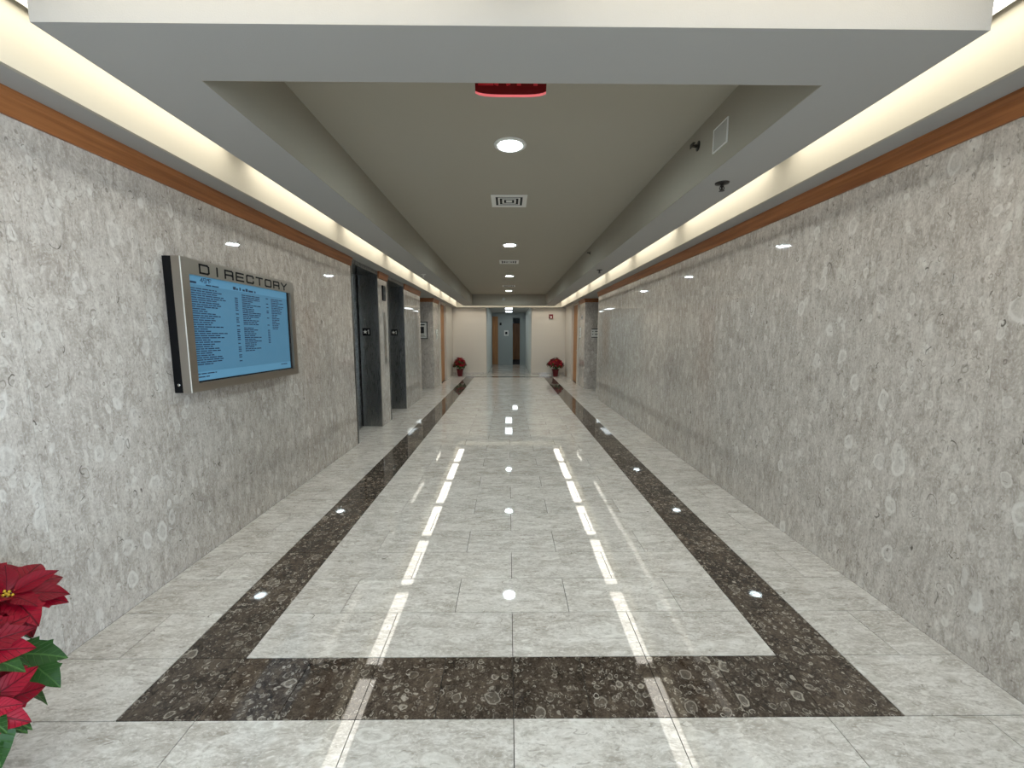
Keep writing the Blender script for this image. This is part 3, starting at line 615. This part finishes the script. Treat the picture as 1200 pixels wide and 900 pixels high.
def troffer():
    t = thing('ceiling_troffer', '', 'light')
    boxes('frame', [(-0.17, -0.15, -0.62, 0.62, -0.015, 0), (0.15, 0.17, -0.62, 0.62, -0.015, 0), (-0.15, 0.15, -0.62, -0.60, -0.015, 0), (-0.15, 0.15, 0.60, 0.62, -0.015, 0)], 'white', t)
    box('diffuser', (-0.15, 0.15, -0.60, 0.60, -0.010, 0), 'troffer_lamp', t); return t
tf = troffer(); tag(tf, 'cool white ceiling light panel just inside the far corridor', 'light', 'corridor troffers'); tf.location = (0.0, 17.0, CZ)
dup(tf, (0.0, 19.2, CZ), 'cool white ceiling light panel close to the corridor end wall', 'corridor troffers')
dup(tf, (0.35, 22.6, 2.6), 'cool white ceiling light panel in the room beyond the corridor doorway')

# ------------------------------------------------------------------ poinsettias
def leaf_mesh(name, L, Wd, mat, prof, droop, fold, twist=0.0, curl=0.0):
    bm = bmesh.new(); uvl = bm.loops.layers.uv.new('UVMap'); rows_ = []
    for tt, wv in prof:
        hw = max(wv * Wd, 0.0006); x = tt * L; zc = -droop * L * tt * tt + 0.06 * L * math.sin(tt * math.pi); row = []
        for j, s in enumerate((-1, -0.5, 0, 0.5, 1)):
            z = zc + fold * abs(s) * hw + curl * hw * (abs(s) ** 2) * math.sin(tt * 9) + twist * s * hw * tt
            row.append((bm.verts.new((x, s * hw, z)), (tt, 0.5 + 0.5 * s * wv / 0.5)))
        rows_.append(row)
    for a, b_ in zip(rows_, rows_[1:]):
        for j in range(4):
            q = [a[j], b_[j], b_[j + 1], a[j + 1]]; f = bm.faces.new([v for v, _ in q])
            for l, (_, uv) in zip(f.loops, q): l[uvl].uv = uv
    me = bpy.data.meshes.new(name); bm.to_mesh(me); bm.free(); me.materials.append(M[mat])
    for p in me.polygons: p.use_smooth = True
    return me
B1 = [(0, .03), (.07, .035), (.10, .12), (.22, .34), (.36, .46), (.43, .53), (.46, .42), (.60, .41), (.68, .46), (.71, .33), (.85, .20), (.94, .09), (1, 0)]
B2 = [(0, .03), (.08, .035), (.12, .14), (.28, .40), (.45, .50), (.62, .46), (.78, .32), (.90, .16), (1, 0)]
BR = [leaf_mesh('bract', 0.150, 0.088, 'bract', B1, 0.22, 0.25, 0.1, .10), leaf_mesh('bract', 0.140, 0.080, 'bract', B2, 0.30, 0.20, -0.15, .12), leaf_mesh('bract', 0.100, 0.052, 'bract', B2, 0.15, 0.30, 0.1, .08), leaf_mesh('bract', 0.160, 0.096, 'bract', B1, 0.38, 0.15, -0.1, .12)]
LF = [leaf_mesh('leaf', 0.150, 0.092, 'leaf', B1, 0.35, 0.18, 0.1, .1), leaf_mesh('leaf', 0.165, 0.098, 'leaf', B2, 0.55, 0.15, -0.1, .12)]
def orient(pos, radial, axis, lift):
    """leaf x axis goes out along radial, lifted towards axis; leaf z faces the axis"""
    x = (radial * math.cos(lift) + axis * math.sin(lift)).normalized(); z = (axis - x * axis.dot(x)).normalized(); y = z.cross(x)
    return Matrix.Translation(pos) @ Matrix((x, y, z)).transposed().to_4x4()
def plan(rg, heads, center_h):
    out, stems, buds = [], [], []
    for hp, ax, sc in heads:
        ax = ax.normalized(); a = ax.cross(Vector((0.3, 0.5, 0.81))).normalized(); b_ = ax.cross(a); ph_ = rg.uniform(0, 6.28)
        for ring, (n_, lift, meshes, off) in enumerate(((7, -0.05, (0, 1, 3), -0.012), (6, 0.28, (0, 1), -0.004), (5, 0.65, (2,), 0.004))):
            for k in range(n_):
                an = ph_ + ring * 0.45 + 2 * math.pi * k / n_ + rg.uniform(-.18, .18); rad = a * math.cos(an) + b_ * math.sin(an)
                out.append(('bract', rg.choice(meshes), orient(hp + ax * off + rad * 0.006, rad, ax, lift + rg.uniform(-.15, .15)) @ Matrix.Scale(sc * rg.uniform(.85, 1.08), 4)))
        buds.append((hp, ax, a, b_))
        base = Vector((hp.x * 0.12, hp.y * 0.12, center_h)); mid = base.lerp(hp, 0.55) + Vector((0, 0, 0.03))
        stems.append((base, mid, hp - ax * 0.01))
        for tt in (0.45, 0.62, 0.78, 0.92):
            for q in range(2):
                p = base.lerp(mid, tt * 2) if tt < .5 else mid.lerp(hp, tt * 2 - 1); an = rg.uniform(0, 6.28); rad = Vector((math.cos(an), math.sin(an), 0)); od = Vector((hp.x, hp.y, 0))
                if od.length > .05: rad = (rad * 0.8 + od.normalized()).normalized()
                out.append(('leaf', rg.randrange(2), orient(p, rad, Vector((0, 0, 1)), rg.uniform(-.35, .15)) @ Matrix.Scale(sc * rg.uniform(.8, 1.1), 4)))
    return out, stems, buds
def pot(t, h, r0, r1):
    bm = bmesh.new(); seg = 40; prof = [(r0, 0), (r0 * 1.03, 0.01), (r1 * .93, h * .82), (r1 * 1.12, h), (r1 * 1.10, h + .004), (r1 * .90, h * .86), (r1 * .86, h * .80)]
    rings = []
    for i, (r_, z) in enumerate(prof):
        rings.append([bm.verts.new(((r_ * (1 + (0.035 if i not in (0,) else .01) * math.sin(k * math.pi))) * math.cos(2 * math.pi * k / seg) if False else r_ * (1 + 0.03 * (1 if k % 2 else -1) * (i in (3, 4))) * math.cos(2 * math.pi * k / seg), r_ * (1 + 0.03 * (1 if k % 2 else -1) * (i in (3, 4))) * math.sin(2 * math.pi * k / seg), z)) for k in range(seg)])
    for a, b_ in zip(rings, rings[1:]):
        for k in range(seg): bm.faces.new((a[k], a[(k + 1) % seg], b_[(k + 1) % seg], b_[k]))
    bm.faces.new(rings[0][::-1]); ob('pot', bm, 'foil', t, smooth=True)
    bm = bmesh.new(); lathe(bm, [(r1 * .87, h * .78), (r1 * .87, h * .80)], 28); ob('soil', bm, 'soil', t)
def stems_mesh(stems, t):
    bm = bmesh.new()
    for s in stems: tube(bm, list(s), [0.006, 0.005, 0.004], 6)
    ob('stems', bm, 'stem', t, smooth=True)
def buds_mesh(buds, t, rg):
    bm = bmesh.new()
    for hp, ax, a, b_ in buds:
        for k in range(9):
            an = k * 2.4; rr = 0.004 + 0.0022 * k
            mt = Matrix.Translation(hp + ax * (0.012 + rg.uniform(0, .006)) + (a * math.cos(an) + b_ * math.sin(an)) * rr) @ Matrix.Diagonal((1, 1, 1.3, 1))
            bmesh.ops.create_icosphere(bm, subdivisions=1, radius=0.0048, matrix=mt)
    ob('flower_buds', bm, 'cyathia', t, smooth=True)
def random_heads(rg, n_, R, h0, h1, skip=lambda v: False):
    hs = []
    for k in range(n_):
        f = math.sqrt((k + .4) / n_); an = k * 2.39996
        v = Vector((R * f * math.cos(an), R * f * math.sin(an), h1 - (h1 - h0) * f * f + rg.uniform(-.02, .02)))
        if skip(v): continue
        hs.append((v, Vector((v.x * 1.6, v.y * 1.6, 0.42)), rg.uniform(.85, 1.05)))
    return hs
# the large one by the entrance
rg = random.Random(11)
NP = Vector((-1.79, 1.08, 0))
t = thing('potted_poinsettia', 'large red poinsettia beside the wall at the front border of the floor', 'plant', NP, group='potted poinsettias')
pot(t, 0.26, 0.10, 0.145)
heads = [(Vector((-1.705, 1.275, 0.625)) - NP, Vector((0.55, -0.1, 0.75)), 1.12), (Vector((-1.545, 1.03, 0.62)) - NP, Vector((0.5, -0.5, 0.7)), 1.0), (Vector((-1.50, 1.01, 0.47)) - NP, Vector((0.75, -0.45, 0.45)), 0.95)]
heads += random_heads(rg, 9, 0.22, 0.50, 0.68, lambda v: v.x > 0.03)
items, stems, buds = plan(rg, heads, 0.22)
for kind, i, mt in items:
    o = obj(kind, (BR if kind == 'bract' else LF)[i], t); o.matrix_local = mt
for k in range(14):                                   # skirt of lower leaves
    an = 2 * math.pi * k / 14 + 0.2; rad = Vector((math.cos(an), math.sin(an), 0))
    o = obj('leaf', LF[k % 2], t); o.matrix_local = orient(Vector((0, 0, 0.36 + 0.05 * (k % 3))) + rad * 0.13, rad, Vector((0, 0, 1)), -0.25 - 0.1 * (k % 3)) @ Matrix.Scale(1.1, 4)
CP = Vector((-0.02, 0, 1.5))
for k, (pa, pb, sc) in enumerate((((-1.60, 1.17, 0.50), (-1.44, 1.19, 0.50), 1.0), ((-1.53, 1.05, 0.44), (-1.42, 0.98, 0.335), 1.05), ((-1.60, 1.22, 0.44), (-1.50, 1.20, 0.40), 0.9))):
    pa, pb = Vector(pa), Vector(pb); x = (pb - pa).normalized(); nz = ((CP - pa).normalized() + Vector((0, 0, 0.7))).normalized()
    z = (nz - x * nz.dot(x)).normalized(); y = z.cross(x)
    o = obj('leaf', LF[k % 2], t); o.matrix_local = Matrix.Translation(pa - NP) @ Matrix((x, y, z)).transposed().to_4x4() @ Matrix.Scale(sc, 4)
stems_mesh(stems, t); buds_mesh(buds, t, rg)
# the two small ones at the end wall
def far_plant(loc_, seed, R, label):
    rg = random.Random(seed); t = thing('potted_poinsettia', label, 'plant', loc_, group='potted poinsettias')
    pot(t, 0.26, 0.085, 0.125)
    items, stems, buds = plan(rg, random_heads(rg, 11, R, 0.42, 0.63), 0.22)
    for kind in ('bract', 'leaf'):
        bm = bmesh.new()
        for kd, i, mt in items:
            if kd != kind: continue
            n0 = len(bm.verts); bm.from_mesh((BR if kind == 'bract' else LF)[i]); bm.verts.ensure_lookup_table()
            bmesh.ops.transform(bm, matrix=mt, verts=bm.verts[n0:])
        me = bpy.data.meshes.new('red_bracts' if kind == 'bract' else 'green_leaves'); bm.to_mesh(me); bm.free(); me.materials.append(M[kind])
        o = obj(me.name, me, t); o['kind'] = 'stuff'
    stems_mesh(stems, t); buds_mesh(buds, t, rg)
far_plant((-1.79, 14.78, 0), 5, 0.20, 'red poinsettia in a red pot at the end wall on the elevator side')
far_plant((1.70, 14.72, 0), 6, 0.27, 'wider red poinsettia in a red pot below the fire alarm')
